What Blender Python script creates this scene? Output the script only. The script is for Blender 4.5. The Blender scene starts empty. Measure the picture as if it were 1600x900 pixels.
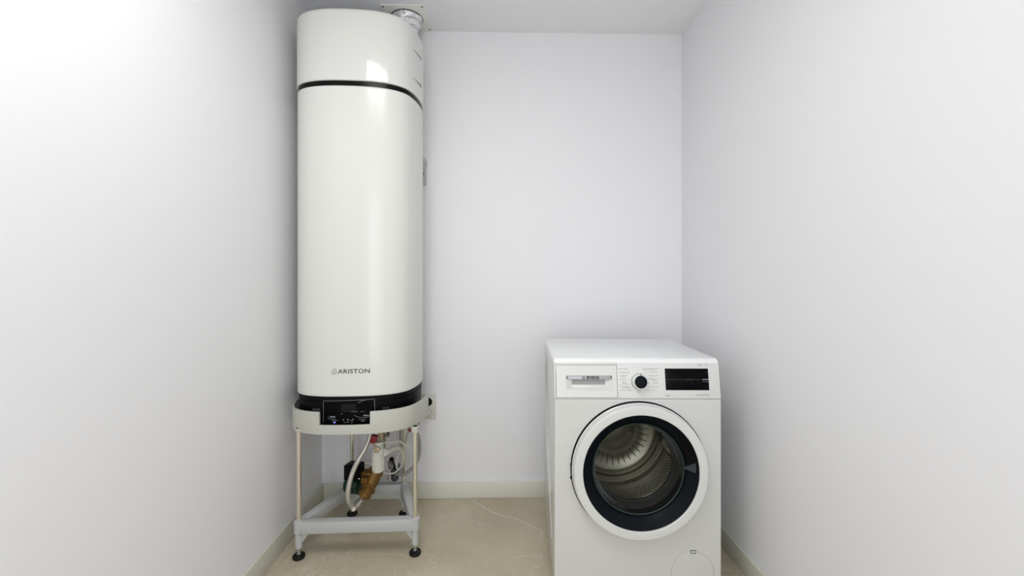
import bpy, bmesh, math, random
from mathutils import Vector, Matrix
random.seed(7)
D = bpy.data; SC = bpy.context.scene; COL = SC.collection
PI = math.pi
# ---------------------------------------------------------------- camera
F = 667.0; CX = 800.0; HY = 432.0; CAMH = 1.148
YAW = math.atan(14.5 / F)                 # camera looks slightly to the right of the room's long axis
cs, sn = math.cos(YAW), math.sin(YAW)
cam = D.cameras.new('camera'); camo = D.objects.new('camera', cam); COL.objects.link(camo)
cam.sensor_width = 36.0; cam.lens = F / 1600 * 36.0
cam.shift_y = (HY - 450.0) / 1600.0
cam.clip_start = 0.02
camo.location = (0, 0, CAMH); camo.rotation_euler = (PI / 2, 0, -YAW)
SC.camera = camo

def C(X, Z, z=0.0):                        # camera-frame ground coords -> room coords
    return Vector((X * cs + Z * sn, Z * cs - X * sn, z))
def P(px, py, Z):                          # a sight line at a given distance
    return C((px - CX) / F * Z, Z, CAMH + (HY - py) / F * Z)
def FL(px, py, z=0.0):                     # a sight line down to a height
    return P(px, py, (CAMH - z) * F / (py - HY))

# ---------------------------------------------------------------- world, lights, exposure
w = D.worlds.new('world'); SC.world = w; w.use_nodes = True
w.node_tree.nodes['Background'].inputs[0].default_value = (0.9, 0.93, 1.0, 1)
w.node_tree.nodes['Background'].inputs[1].default_value = 0.8
def area(name, loc, rot, sx, sy, power, col):
    l = D.lights.new(name, 'AREA'); l.shape = 'RECTANGLE'; l.size = sx; l.size_y = sy
    l.energy = power; l.color = col
    o = D.objects.new(name, l); COL.objects.link(o); o.location = loc; o.rotation_euler = rot
    return o
LAMP = (-0.28, 0.65)
area('ceiling_lamp_light', (LAMP[0], LAMP[1], 2.405), (0, 0, 0), 0.60, 0.58, 13.6, (1.0, 0.995, 0.99))
area('doorway_fill_light', (0.0, -1.62, 1.25), (PI / 2, 0, 0), 1.3, 2.1, 23.0, (0.96, 0.98, 1.0))  # fill light added in the unseen opening behind the camera
SC.view_settings.view_transform = 'Standard'; SC.view_settings.look = 'None'
SC.view_settings.gamma = 1.0; SC.view_settings.use_curve_mapping = False
SC.view_settings.exposure = 0.045

# ---------------------------------------------------------------- materials
def mat(name, col, rough=0.5, metal=0.0, noise=0.0, scale=8.0, bump=0.0, bscale=200.0, spec=0.5, coat=0.0, **kw):
    m = D.materials.new(name); m.use_nodes = True; nt = m.node_tree; b = nt.nodes['Principled BSDF']
    b.inputs['Base Color'].default_value = (*col, 1); b.inputs['Roughness'].default_value = rough
    b.inputs['Metallic'].default_value = metal; b.inputs['Specular IOR Level'].default_value = spec
    b.inputs['Coat Weight'].default_value = coat; b.inputs['Coat Roughness'].default_value = 0.06
    tc = nt.nodes.new('ShaderNodeTexCoord')
    if noise > 0:
        n = nt.nodes.new('ShaderNodeTexNoise'); n.inputs['Scale'].default_value = scale; n.inputs['Detail'].default_value = 4
        nt.links.new(tc.outputs['Object'], n.inputs['Vector'])
        mr = nt.nodes.new('ShaderNodeMapRange'); mr.inputs[3].default_value = 1 - noise; mr.inputs[4].default_value = 1 + noise
        nt.links.new(n.outputs['Fac'], mr.inputs[0])
        mx = nt.nodes.new('ShaderNodeVectorMath'); mx.operation = 'SCALE'; mx.inputs[0].default_value = col
        nt.links.new(mr.outputs[0], mx.inputs['Scale']); nt.links.new(mx.outputs[0], b.inputs['Base Color'])
    if bump > 0:
        n2 = nt.nodes.new('ShaderNodeTexNoise'); n2.inputs['Scale'].default_value = bscale; n2.inputs['Detail'].default_value = 3
        nt.links.new(tc.outputs['Object'], n2.inputs['Vector'])
        bp = nt.nodes.new('ShaderNodeBump'); bp.inputs['Strength'].default_value = bump; bp.inputs['Distance'].default_value = 0.002
        nt.links.new(n2.outputs['Fac'], bp.inputs['Height']); nt.links.new(bp.outputs[0], b.inputs['Normal'])
    if 'emit' in kw:
        b.inputs['Emission Color'].default_value = (*kw['emit'], 1); b.inputs['Emission Strength'].default_value = kw.get('es', 1.0)
    return m
WALL = (0.874, 0.875, 0.893)
M = dict(
    wall=mat('wall_paint', WALL, 0.75, noise=0.006, scale=1.5, bump=0.06, bscale=160, spec=0.25),
    ceil=mat('ceiling_paint', (0.91, 0.913, 0.93), 0.85, noise=0.006, bump=0.04, spec=0.2),
    skirt=mat('skirting_paint', (0.75, 0.745, 0.655), 0.45, noise=0.01),
    grout=mat('grout', (0.66, 0.58, 0.46), 0.9, noise=0.1, scale=40),
    heater=mat('heater_enamel', (0.74, 0.75, 0.705), 0.22, noise=0.004, scale=3),
    heaterup=mat('heater_gloss_plastic', (0.74, 0.745, 0.705), 0.09, noise=0.004, scale=3),
    groove=mat('groove_grey', (0.36, 0.36, 0.35), 0.5),
    slot=mat('slot_dark', (0.16, 0.16, 0.14), 0.5),
    black=mat('black_gloss_plastic', (0.003, 0.003, 0.0035), 0.25, noise=0.1, spec=.15),
    blacks=mat('black_satin_plastic', (0.003, 0.003, 0.0035), 0.45, noise=0.1, spec=.12),
    panelblack=mat('black_display_glass', (0.002, 0.002, 0.003), 0.22, noise=0.05, spec=.07),
    brown=mat('dark_screen', (0.010, 0.008, 0.007), 0.2, spec=.15),
    mark=mat('grey_print', (0.20, 0.21, 0.22), 0.5),
    markdim=mat('dim_grey_print', (0.06, 0.062, 0.066), 0.5),
    marklight=mat('light_print', (0.6, 0.62, 0.65), 0.5),
    ink=mat('dark_print', (0.07, 0.07, 0.07), 0.5),
    inkfaint=mat('faint_print', (0.28, 0.28, 0.28), 0.5),
    led=mat('blue_led', (0.1, 0.1, 0.6), 0.4, emit=(0.25, 0.25, 1.0), es=0.9),
    ring=mat('pale_grey_plastic', (0.51, 0.51, 0.455), 0.42, noise=0.01, scale=5),
    frame=mat('grey_powder_coat', (0.50, 0.515, 0.51), 0.38, noise=0.015, scale=10),
    pole=mat('nickel_pole', (0.74, 0.70, 0.61), 0.22, 0.85, noise=0.03, scale=20),
    chrome=mat('chrome', (0.75, 0.75, 0.74), 0.12, 1.0),
    zinc=mat('zinc_bolt', (0.62, 0.64, 0.62), 0.3, 0.9, noise=0.05, scale=60),
    rubber=mat('black_rubber', (0.006, 0.006, 0.006), 0.35, noise=0.2, scale=50, spec=.3),
    foil=mat('aluminium_foil', (0.86, 0.86, 0.87), 0.26, 0.9, noise=0.05, scale=40, bump=0.9, bscale=70),
    plate=mat('vent_plate_plastic', (0.86, 0.865, 0.80), 0.4, noise=0.01),
    brass=mat('cast_bronze', (0.20, 0.105, 0.022), 0.5, 0.5, noise=0.3, scale=30, bump=0.5, bscale=120),
    brass2=mat('dull_brass', (0.42, 0.36, 0.25), 0.35, 0.8, noise=0.2, scale=60),
    green=mat('dark_green_enamel', (0.003, 0.028, 0.017), 0.4, noise=0.1, scale=30),
    red=mat('red_plastic', (0.20, 0.003, 0.008), 0.4, noise=0.05),
    whitepl=mat('white_plastic', (0.60, 0.60, 0.545), 0.35, noise=0.01),
    cable=mat('white_cable', (0.56, 0.55, 0.48), 0.45, noise=0.02),
    greyc=mat('grey_cable', (0.30, 0.29, 0.26), 0.5, noise=0.05),
    darkc=mat('dark_grey_rubber', (0.05, 0.052, 0.055), 0.5, noise=0.1, scale=40),
    socket=mat('socket_plastic', (0.66, 0.655, 0.59), 0.35, noise=0.01),
    greybox=mat('grey_box_plastic', (0.50, 0.50, 0.48), 0.5, noise=0.01),
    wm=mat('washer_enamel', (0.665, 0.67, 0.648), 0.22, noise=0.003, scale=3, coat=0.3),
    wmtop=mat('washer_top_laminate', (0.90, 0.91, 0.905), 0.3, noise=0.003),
    wmface=mat('washer_face_plastic', (0.72, 0.73, 0.705), 0.3, noise=0.003, scale=3),
    wmring=mat('washer_door_ring', (0.70, 0.705, 0.69), 0.25, noise=0.003, coat=0.2),
    navy=mat('blue_black_plastic', (0.003, 0.005, 0.008), 0.4, noise=0.05, spec=.12),
    navy2=mat('slate_plastic', (0.028, 0.034, 0.044), 0.4, noise=0.05),
    slot2=mat('recess_shade_grey', (0.30, 0.31, 0.32), 0.5),
    silver=mat('silver_strip', (0.42, 0.43, 0.44), 0.38, 0.35),
    gasket=mat('grey_gasket_rubber', (0.035, 0.035, 0.036), 0.5, noise=0.1, scale=20),
    gap=mat('shadow_gap_black', (0.003, 0.003, 0.004), 0.7, spec=.1),
    lampw=mat('lamp_housing', (0.85, 0.85, 0.85), 0.4),
)

def tile_material():
    m = D.materials.new('beige_stone_tile'); m.use_nodes = True; nt = m.node_tree; N = nt.nodes; L = nt.links
    b = N['Principled BSDF']; b.inputs['Roughness'].default_value = 0.42; b.inputs['Specular IOR Level'].default_value = 0.35
    geo = N.new('ShaderNodeNewGeometry')
    def noise(scale, detail=5, dist=0.0, rough=0.55):
        n = N.new('ShaderNodeTexNoise'); n.inputs['Scale'].default_value = scale; n.inputs['Detail'].default_value = detail
        n.inputs['Distortion'].default_value = dist; n.inputs['Roughness'].default_value = rough
        L.new(geo.outputs['Position'], n.inputs['Vector']); return n
    def ramp(src, stops):
        r = N.new('ShaderNodeValToRGB'); e = r.color_ramp.elements
        e[0].position, e[0].color = stops[0][0], (*stops[0][1], 1); e[1].position, e[1].color = stops[-1][0], (*stops[-1][1], 1)
        for p, c in stops[1:-1]:
            x = e.new(p); x.color = (*c, 1)
        L.new(src, r.inputs[0]); return r
    big = noise(2.6, 8, 0.6, 0.6)
    base = ramp(big.outputs['Fac'], [(0.3, (0.475, 0.415, 0.295)), (0.5, (0.535, 0.475, 0.345)), (0.68, (0.60, 0.54, 0.40))])
    fine = noise(60, 4)
    fr = N.new('ShaderNodeMapRange'); fr.inputs[3].default_value = 0.88; fr.inputs[4].default_value = 1.12; L.new(fine.outputs['Fac'], fr.inputs[0])
    sc = N.new('ShaderNodeVectorMath'); sc.operation = 'SCALE'; L.new(base.outputs[0], sc.inputs[0]); L.new(fr.outputs[0], sc.inputs['Scale'])
    # wispy pale scratches everywhere
    wn = noise(3.2, 9, 1.8, 0.6)
    wr = ramp(wn.outputs['Fac'], [(0.485, (0, 0, 0)), (0.5, (1, 1, 1)), (0.515, (0, 0, 0))])
    gate = noise(1.7, 3); gr = ramp(gate.outputs['Fac'], [(0.45, (0, 0, 0)), (0.62, (0.6, 0.6, 0.6))])
    mul = N.new('ShaderNodeMath'); mul.operation = 'MULTIPLY'; L.new(wr.outputs[0], mul.inputs[0]); L.new(gr.outputs[0], mul.inputs[1])
    # the distinct veins
    warp = noise(22, 4)
    ws = N.new('ShaderNodeVectorMath'); ws.operation = 'MULTIPLY_ADD'; ws.inputs[1].default_value = (0.03, 0.03, 0.0); ws.inputs[2].default_value = (-0.015, -0.015, 0)
    L.new(warp.outputs['Color'], ws.inputs[0])
    pp = N.new('ShaderNodeVectorMath'); pp.operation = 'ADD'; L.new(geo.outputs['Position'], pp.inputs[0]); L.new(ws.outputs[0], pp.inputs[1])
    lines = [([(738, 781), (760, 795), (778, 804), (799, 809), (820, 817), (846, 829), (847, 838)], 1.0),
             ([(651, 866), (677, 868), (670, 876), (682, 881)], 0.45), ([(590, 866), (618, 866), (640, 870)], 0.45),
             ([(575, 793), (590, 803), (600, 806)], 0.5), ([(800, 872), (830, 868), (856, 869)], 0.5)]
    acc = mul.outputs[0]
    for pts, amp in lines:
        w_ = [FL(*p) for p in pts]; dmin = None
        for a, c in zip(w_[:-1], w_[1:]):
            ba = c - a
            s1 = N.new('ShaderNodeVectorMath'); s1.operation = 'SUBTRACT'; L.new(pp.outputs[0], s1.inputs[0]); s1.inputs[1].default_value = a
            d1 = N.new('ShaderNodeVectorMath'); d1.operation = 'DOT_PRODUCT'; L.new(s1.outputs[0], d1.inputs[0]); d1.inputs[1].default_value = ba / ba.length_squared
            cl = N.new('ShaderNodeClamp'); L.new(d1.outputs['Value'], cl.inputs[0])
            s2 = N.new('ShaderNodeVectorMath'); s2.operation = 'SCALE'; s2.inputs[0].default_value = ba; L.new(cl.outputs[0], s2.inputs['Scale'])
            s3 = N.new('ShaderNodeVectorMath'); s3.operation = 'DISTANCE'; L.new(s1.outputs[0], s3.inputs[0]); L.new(s2.outputs[0], s3.inputs[1])
            if dmin is None: dmin = s3.outputs['Value']
            else:
                mn = N.new('ShaderNodeMath'); mn.operation = 'MINIMUM'; L.new(dmin, mn.inputs[0]); L.new(s3.outputs['Value'], mn.inputs[1]); dmin = mn.outputs[0]
        mr = N.new('ShaderNodeMapRange'); mr.inputs[1].default_value = 0.0008; mr.inputs[2].default_value = 0.0062
        mr.inputs[3].default_value = amp * 0.75; mr.inputs[4].default_value = 0.0; L.new(dmin, mr.inputs[0])
        mxn = N.new('ShaderNodeMath'); mxn.operation = 'MAXIMUM'; L.new(acc, mxn.inputs[0]); L.new(mr.outputs[0], mxn.inputs[1]); acc = mxn.outputs[0]
    mix = N.new('ShaderNodeMix'); mix.data_type = 'RGBA'; L.new(acc, mix.inputs[0]); L.new(sc.outputs[0], mix.inputs[6])
    mix.inputs[7].default_value = (0.72, 0.66, 0.56, 1); L.new(mix.outputs[2], b.inputs['Base Color'])
    bp = N.new('ShaderNodeBump'); bp.inputs['Strength'].default_value = 0.12; bp.inputs['Distance'].default_value = 0.002
    L.new(fine.outputs['Fac'], bp.inputs['Height']); L.new(bp.outputs[0], b.inputs['Normal'])
    return m
M['tile'] = tile_material()

def glass_material():
    m = D.materials.new('door_glass'); m.use_nodes = True; nt = m.node_tree; N = nt.nodes; L = nt.links
    N.remove(N['Principled BSDF']); out = N['Material Output']
    tr = N.new('ShaderNodeBsdfTransparent'); tr.inputs[0].default_value = (0.55, 0.555, 0.52, 1)
    gl = N.new('ShaderNodeBsdfGlossy'); gl.inputs['Roughness'].default_value = 0.2; gl.inputs['Color'].default_value = (.55, .56, .56, 1)
    fr = N.new('ShaderNodeFresnel'); fr.inputs[0].default_value = 1.16
    mx = N.new('ShaderNodeMixShader'); L.new(fr.outputs[0], mx.inputs[0]); L.new(tr.outputs[0], mx.inputs[1]); L.new(gl.outputs[0], mx.inputs[2])
    L.new(mx.outputs[0], out.inputs[0]); return m
M['glass'] = glass_material()
M['glassrim'] = mat('green_glass_edge', (0.02, 0.042, 0.034), 0.35)

def drum_material():
    m = D.materials.new('perforated_steel'); m.use_nodes = True; nt = m.node_tree; N = nt.nodes; L = nt.links
    b = N['Principled BSDF']; b.inputs['Metallic'].default_value = 1.0; b.inputs['Roughness'].default_value = 0.32
    uv = N.new('ShaderNodeUVMap')
    mp = N.new('ShaderNodeMapping'); mp.inputs['Scale'].default_value = (120, 22, 1); L.new(uv.outputs[0], mp.inputs[0])
    br = N.new('ShaderNodeTexBrick'); br.inputs['Scale'].default_value = 1.0; br.inputs['Mortar Size'].default_value = 0.22
    br.inputs['Brick Width'].default_value = 1.0; br.inputs['Row Height'].default_value = 1.0; br.inputs['Mortar Smooth'].default_value = 0.2
    L.new(mp.outputs[0], br.inputs[0])
    br.inputs['Color1'].default_value = (0.05, 0.048, 0.042, 1); br.inputs['Color2'].default_value = (0.09, 0.085, 0.075, 1)
    br.inputs['Mortar'].default_value = (0.85, 0.82, 0.75, 1)
    L.new(br.outputs[0], b.inputs['Base Color'])
    bp = N.new('ShaderNodeBump'); bp.inputs['Strength'].default_value = 0.6; bp.inputs['Distance'].default_value = 0.003
    L.new(br.outputs['Fac'], bp.inputs['Height']); L.new(bp.outputs[0], b.inputs['Normal'])
    return m
M['drum'] = drum_material()
M['steel'] = mat('brushed_steel', (0.60, 0.58, 0.52), 0.33, 1.0, noise=0.05, scale=20)

def braid_material():
    m = D.materials.new('braided_steel_hose'); m.use_nodes = True; nt = m.node_tree; N = nt.nodes; L = nt.links
    b = N['Principled BSDF']; b.inputs['Metallic'].default_value = 0.65; b.inputs['Roughness'].default_value = 0.38
    uv = N.new('ShaderNodeUVMap'); mp = N.new('ShaderNodeMapping'); mp.inputs['Scale'].default_value = (10, 260, 1)
    mp.inputs['Rotation'].default_value = (0, 0, 0.0); L.new(uv.outputs[0], mp.inputs[0])
    ck = N.new('ShaderNodeTexChecker'); ck.inputs['Scale'].default_value = 1.0
    ck.inputs[1].default_value = (0.70, 0.68, 0.62, 1); ck.inputs[2].default_value = (0.42, 0.40, 0.36, 1)
    L.new(mp.outputs[0], ck.inputs[0]); L.new(ck.outputs[0], b.inputs['Base Color'])
    return m
M['braid'] = braid_material()

# ---------------------------------------------------------------- mesh helpers
def thing(name, label, cat, loc=(0, 0, 0), rotz=0.0, group=None):
    o = D.objects.new(name, None); COL.objects.link(o); o.empty_display_size = 0.05
    o.location = loc; o.rotation_euler = (0, 0, rotz); o['label'] = label; o['category'] = cat
    if group: o['group'] = group
    return o
def pm(o):                                  # world matrix without a depsgraph update
    m = Matrix.Translation(o.location) @ o.rotation_euler.to_matrix().to_4x4()
    return pm(o.parent) @ m if o.parent else m
def finish(name, bm, m, parent=None, world=False, smooth=38, origin=None, label=None, local_origin=False):
    bmesh.ops.remove_doubles(bm, verts=bm.verts, dist=1e-6) if smooth else None
    bmesh.ops.recalc_face_normals(bm, faces=bm.faces)
    if world and parent: bmesh.ops.transform(bm, matrix=pm(parent).inverted(), verts=bm.verts)
    loc = None
    if origin is not None:
        loc = Vector(origin); bmesh.ops.translate(bm, vec=-loc, verts=bm.verts)
    me = D.meshes.new(name); bm.to_mesh(me); bm.free()
    for p in me.polygons: p.use_smooth = bool(smooth)
    if smooth: me.set_sharp_from_angle(angle=math.radians(smooth))
    o = D.objects.new(name, me); COL.objects.link(o); me.materials.append(m)
    if loc is not None: o.location = loc
    if parent: o.parent = parent
    if label: o['label'] = label
    return o
def struct(name, bm, m, parent=None, **k):
    o = finish(name, bm, m, parent, **k)
    if not parent: o['kind'] = 'structure'
    return o
def box(bm, x0, x1, y0, y1, z0, z1, bev=0.0, seg=2, mtx=None):
    b = bmesh.new(); bmesh.ops.create_cube(b, size=1.0)
    bmesh.ops.scale(b, vec=(x1 - x0, y1 - y0, z1 - z0), verts=b.verts)
    bmesh.ops.translate(b, vec=((x0 + x1) / 2, (y0 + y1) / 2, (z0 + z1) / 2), verts=b.verts)
    if bev: bmesh.ops.bevel(b, geom=b.edges[:], offset=bev, segments=seg, profile=0.5, affect='EDGES')
    if mtx is not None: bmesh.ops.transform(b, matrix=mtx, verts=b.verts)
    me = D.meshes.new('tmp'); b.to_mesh(me); b.free(); bm.from_mesh(me); D.meshes.remove(me)
    return bm
def B(*a, **k): return box(bmesh.new(), *a, **k)
def basis(axis):
    a = Vector(axis).normalized(); t = Vector((0, 0, 1)) if abs(a.z) < 0.9 else Vector((1, 0, 0))
    x = t.cross(a).normalized(); return x, a.cross(x).normalized(), a
def lathe(bm, prof, org, axis, n=48, uv=False, caps=False):      # prof: (radius, distance along axis)
    x, y, a = basis(axis); org = Vector(org); rings = []
    for r, d in prof:
        if r < 1e-6: rings.append([bm.verts.new(org + a * d)])
        else: rings.append([bm.verts.new(org + a * d + (x * math.cos(2 * PI * i / n) + y * math.sin(2 * PI * i / n)) * r) for i in range(n)])
    ul = bm.loops.layers.uv.verify() if uv else None
    for k, (p, q) in enumerate(zip(rings[:-1], rings[1:])):
        for i in range(n):
            j = (i + 1) % n
            if len(p) == 1 and len(q) == 1: continue
            if len(p) == 1: vs = [p[0], q[i], q[j]]; us = [(i / n, k), (i / n, k + 1), ((i + 1) / n, k + 1)]
            elif len(q) == 1: vs = [p[i], q[0], p[j]]; us = [(i / n, k), (i / n, k + 1), ((i + 1) / n, k)]
            else: vs = [p[i], q[i], q[j], p[j]]; us = [(i / n, k), (i / n, k + 1), ((i + 1) / n, k + 1), ((i + 1) / n, k)]
            f = bm.faces.new(vs)
            if uv:
                m = max(1, len(rings) - 1)
                for lp, u in zip(f.loops, us): lp[ul].uv = (u[0], u[1] / m)
    if caps:
        for r in (rings[0], rings[-1]):
            if len(r) > 2: bm.faces.new(r)
    return bm
def cyl(bm, p0, p1, r0, r1=None, n=24, bev=0.0):
    p0, p1 = Vector(p0), Vector(p1); r1 = r0 if r1 is None else r1; Ln = (p1 - p0).length
    pr = [(0, 0), (r0 - bev, 0), (r0, bev), (r1, Ln - bev), (r1 - bev, Ln), (0, Ln)] if bev else [(0, 0), (r0, 0), (r1, Ln), (0, Ln)]
    return lathe(bm, pr, p0, p1 - p0, n)
def smoothpath(pts, sub=8):
    pts = [Vector(p) for p in pts]; out = []
    for i in range(len(pts) - 1):
        p0 = pts[max(0, i - 1)]; p1 = pts[i]; p2 = pts[i + 1]; p3 = pts[min(len(pts) - 1, i + 2)]
        for k in range(sub):
            t = k / sub
            out.append(0.5 * ((2 * p1) + (-p0 + p2) * t + (2 * p0 - 5 * p1 + 4 * p2 - p3) * t * t + (-p0 + 3 * p1 - 3 * p2 + p3) * t ** 3))
    out.append(pts[-1]); return out
def tube(bm, pts, r, n=10, sub=8, raw=False, caps=True, flat=1.0):
    path = [Vector(p) for p in pts] if raw else smoothpath(pts, sub)
    ul = bm.loops.layers.uv.verify(); rings = []; x = None; dist = 0; ds = []
    for i, p in enumerate(path):
        t = (path[min(i + 1, len(path) - 1)] - path[max(i - 1, 0)]).normalized()
        if x is None: x = basis(t)[0]
        x = (x - t * x.dot(t)).normalized(); y = t.cross(x)
        rr = r(i / (len(path) - 1)) if callable(r) else r
        rings.append([bm.verts.new(p + (x * math.cos(2 * PI * k / n) + y * flat * math.sin(2 * PI * k / n)) * rr) for k in range(n)])
        if i: dist += (p - path[i - 1]).length
        ds.append(dist)
    for i in range(len(rings) - 1):
        for k in range(n):
            j = (k + 1) % n
            f = bm.faces.new([rings[i][k], rings[i][j], rings[i + 1][j], rings[i + 1][k]])
            for lp, u in zip(f.loops, ((k / n, ds[i]), ((k + 1) / n, ds[i]), ((k + 1) / n, ds[i + 1]), (k / n, ds[i + 1]))): lp[ul].uv = u
    if caps:
        bm.faces.new(rings[0][::-1]); bm.faces.new(rings[-1])
    return bm
def text_bm(s, size, mapf, depth=0.0003, align='LEFT', bold=0.0, xs=1.0):
    cu = D.curves.new('t', 'FONT'); cu.body = s; cu.size = size; cu.align_x = align; cu.align_y = 'CENTER'
    cu.extrude = depth / 2; cu.offset = bold; cu.resolution_u = 3; cu.space_character = 1.05
    ob = D.objects.new('t', cu); COL.objects.link(ob)
    dg = bpy.context.evaluated_depsgraph_get(); dg.update()
    me = D.meshes.new_from_object(ob.evaluated_get(dg)); bm = bmesh.new(); bm.from_mesh(me)
    for v in bm.verts: v.co = mapf(v.co.x * xs, v.co.y, v.co.z)
    D.objects.remove(ob); D.curves.remove(cu); D.meshes.remove(me)
    return bm
def merge(a, b):
    me = D.meshes.new('tmp'); b.to_mesh(me); b.free(); a.from_mesh(me); D.meshes.remove(me); return a

# ---------------------------------------------------------------- the room
YB = 2.226; YF = -1.5; CEIL = CAMH + 1.273
def hitY(px, yb):                            # room x where the sight line through px reaches y = yb
    a = (px - CX) / F; d = Vector((a * cs + sn, cs - a * sn)); return d.x * yb / d.y
XL = hitY(503, YB); XR = hitY(1065, YB)
T = 0.1
struct('wall_back', B(XL - T, XR + T, YB, YB + T, 0, CEIL + .1), M['wall'])
struct('wall_left', B(XL - T, XL, YF - T, YB, 0, CEIL + .1), M['wall'])
struct('wall_right', B(XR, XR + T, YF - T, YB, 0, CEIL + .1), M['wall'])
struct('ceiling', B(XL, XR, YF - T, YB, CEIL, CEIL + .1), M['ceil'])
bm = bmesh.new()                             # wall behind the camera with the door opening
box(bm, XL, -.62, YF - T, YF, 0, CEIL); box(bm, .62, XR, YF - T, YF, 0, CEIL); box(bm, -.62, .62, YF - T, YF, 2.15, CEIL)
struct('wall_front', bm, M['wall'])
floor = struct('floor', B(XL - T, XR + T, YF - T, YB + T, -.12, -.0010), M['grout'])
x0s = FL(703, 779).x - 3 * .6
ys = [YF - T, -.195, 1.005, 2.205, YB]
n = 0
for i in range(6):
    for j in range(4):
        a0 = max(XL, x0s + i * .6 + .0012); a1 = min(XR, x0s + (i + 1) * .6 - .0012)
        b0 = ys[j] + .0012; b1 = ys[j + 1] - .0012
        if a1 - a0 < .01: continue
        finish('tile', B(a0, a1, b0, b1, -.0035, 0, bev=.0005, seg=1), M['tile'], floor, smooth=0)
def skirt(name, x0, x1, y0, y1): struct(name, B(x0, x1, y0, y1, 0, .082, bev=.0025), M['skirt'])
skirt('baseboard_back', XL + .013, XR - .013, YB - .013, YB)
skirt('baseboard_left', XL, XL + .013, YF, YB)
skirt('baseboard_right', XR - .013, XR, YF, YB)
# ceiling lamp just above and behind the camera
t = thing('ceiling_light', 'square white flush ceiling lamp above the camera, outside the frame', 'ceiling light', (LAMP[0], LAMP[1], CEIL))
bm = bmesh.new()
for a in ((-.2, .2, -.2, -.175), (-.2, .2, .175, .2), (-.2, -.175, -.175, .175), (.175, .2, -.175, .175)): box(bm, *a, -.04, 0, bev=.003)
finish('lamp_frame', bm, M['lampw'], t); finish('back_plate', B(-.175, .175, -.175, .175, -.012, -.004), M['lampw'], t)

# ---------------------------------------------------------------- water heater
HPHI = math.radians(3.5)
HO = C(-.667, 1.73); HR = HPHI - YAW
heater = thing('water_heater', 'tall white heat pump water heater with black band standing on grey tripod stand', 'water heater', HO, HR)
half = [(0, 0), (.05, .0012), (.10, .006), (.145, .0165), (.18, .031), (.208, .051), (.228, .075), (.243, .11), (.254, .15), (.262, .20), (.2635, .26), (.253, .33), (.236, .38), (.21, .41), (.17, .425), (.10, .43), (0, .43)]
def dense(h):
    p = [(v[0], v[1], 0) for v in h]
    full = [(-p[1][0], p[1][1], 0)] + p + [(-p[-2][0], p[-2][1], 0)]
    sp = smoothpath(full, 5)[5:-5]
    right = [(v.x, v.y) for v in sp]
    return right + [(-x, y) for x, y in reversed(right[1:-1])]
OUT = dense(half); NO = len(OUT)
def offset(off, sc=1.0):
    res = []
    for i in range(NO):
        a = OUT[i - 1]; b = OUT[(i + 1) % NO]; tx, ty = b[0] - a[0], b[1] - a[1]; l = math.hypot(tx, ty)
        res.append((OUT[i][0] + ty / l * off, OUT[i][1] - tx / l * off))
    return res
def front_v(u, off=0.0):
    pts = offset(off); pts = [p for p in pts if p[1] < .12]
    pts.sort(); 
    for a, b in zip(pts[:-1], pts[1:]):
        if a[0] <= u <= b[0]: return a[1] + (b[1] - a[1]) * (u - a[0]) / max(1e-9, b[0] - a[0])
    return 0.1
def loft(levels, cap0=True, cap1=True):      # levels: (offset, z)
    bm = bmesh.new(); rings = [[bm.verts.new((x, y, z)) for x, y in offset(o)] for o, z in levels]
    for p, q in zip(rings[:-1], rings[1:]):
        for i in range(NO):
            j = (i + 1) % NO; bm.faces.new([p[i], p[j], q[j], q[i]])
    if cap0: bm.faces.new(rings[0][::-1])
    if cap1: bm.faces.new(rings[-1])
    return bm
ZW = .660; ZB0 = 1.924; ZB1 = 1.943; ZT = 2.242
lower = finish('lower_casing', loft([(-.006, ZW), (-.002, ZW + .001), (0, ZW + .005), (0, ZW + .007), (0, ZW + .03), (0, 1.2), (0, 1.6), (0, ZB0 - .03), (0, ZB0 - .010), (0, ZB0 - .008), (-.002, ZB0 - .002), (-.008, ZB0)]), M['heater'], heater)
finish('black_band', loft([(-.006, ZB0 - .001), (-.0035, ZB0 - .001), (-.0035, ZB1 + .001), (-.006, ZB1 + .001)]), M['black'], heater, label='glossy black band between the two white casings')
upper = finish('upper_casing', loft([(-.004, ZB1), (.001, ZB1 + .001), (.003, ZB1 + .004), (.003, ZB1 + .006), (.003, ZB1 + .03), (.003, ZT - .06), (.003, ZT - .024), (.0025, ZT - .020), (.000, ZT - .012), (-.006, ZT - .005), (-.014, ZT), (-.05, ZT + .002)]), M['heaterup'], heater)
finish('base_band', loft([(-.012, .545), (-.009, .55), (-.007, .636), (-.011, .637), (-.011, .639), (-.006, .640), (-.006, ZW + .0005), (-.012, ZW + .0005)]), M['blacks'], heater, label='black base band of the heater')
def ribbon(pts, wd, off, th=.0004):          # strip on the front face, pts in (u, z)
    bm = bmesh.new(); path = []
    for a, b in zip(pts[:-1], pts[1:]):
        k = max(1, int(math.hypot(b[0] - a[0], b[1] - a[1]) / .008))
        path += [(a[0] + (b[0] - a[0]) * i / k, a[1] + (b[1] - a[1]) * i / k) for i in range(k)]
    path.append(pts[-1]); prev = None
    for i, (u, z) in enumerate(path):
        a = path[max(0, i - 1)]; b = path[min(len(path) - 1, i + 1)]; tx, tz = b[0] - a[0], b[1] - a[1]; l = math.hypot(tx, tz) or 1
        nx, nz = -tz / l * wd / 2, tx / l * wd / 2; c = []
        for s, dd in ((1, 0), (-1, 0), (-1, th), (1, th)):
            uu = u + nx * s; c.append(bm.verts.new((uu, front_v(uu, off) - dd, z + nz * s)))
        if prev:
            for k in range(4): bm.faces.new([prev[k], prev[(k + 1) % 4], c[(k + 1) % 4], c[k]])
        else: bm.faces.new(c)
        prev = c
    bm.faces.new(prev[::-1]); return bm
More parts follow.
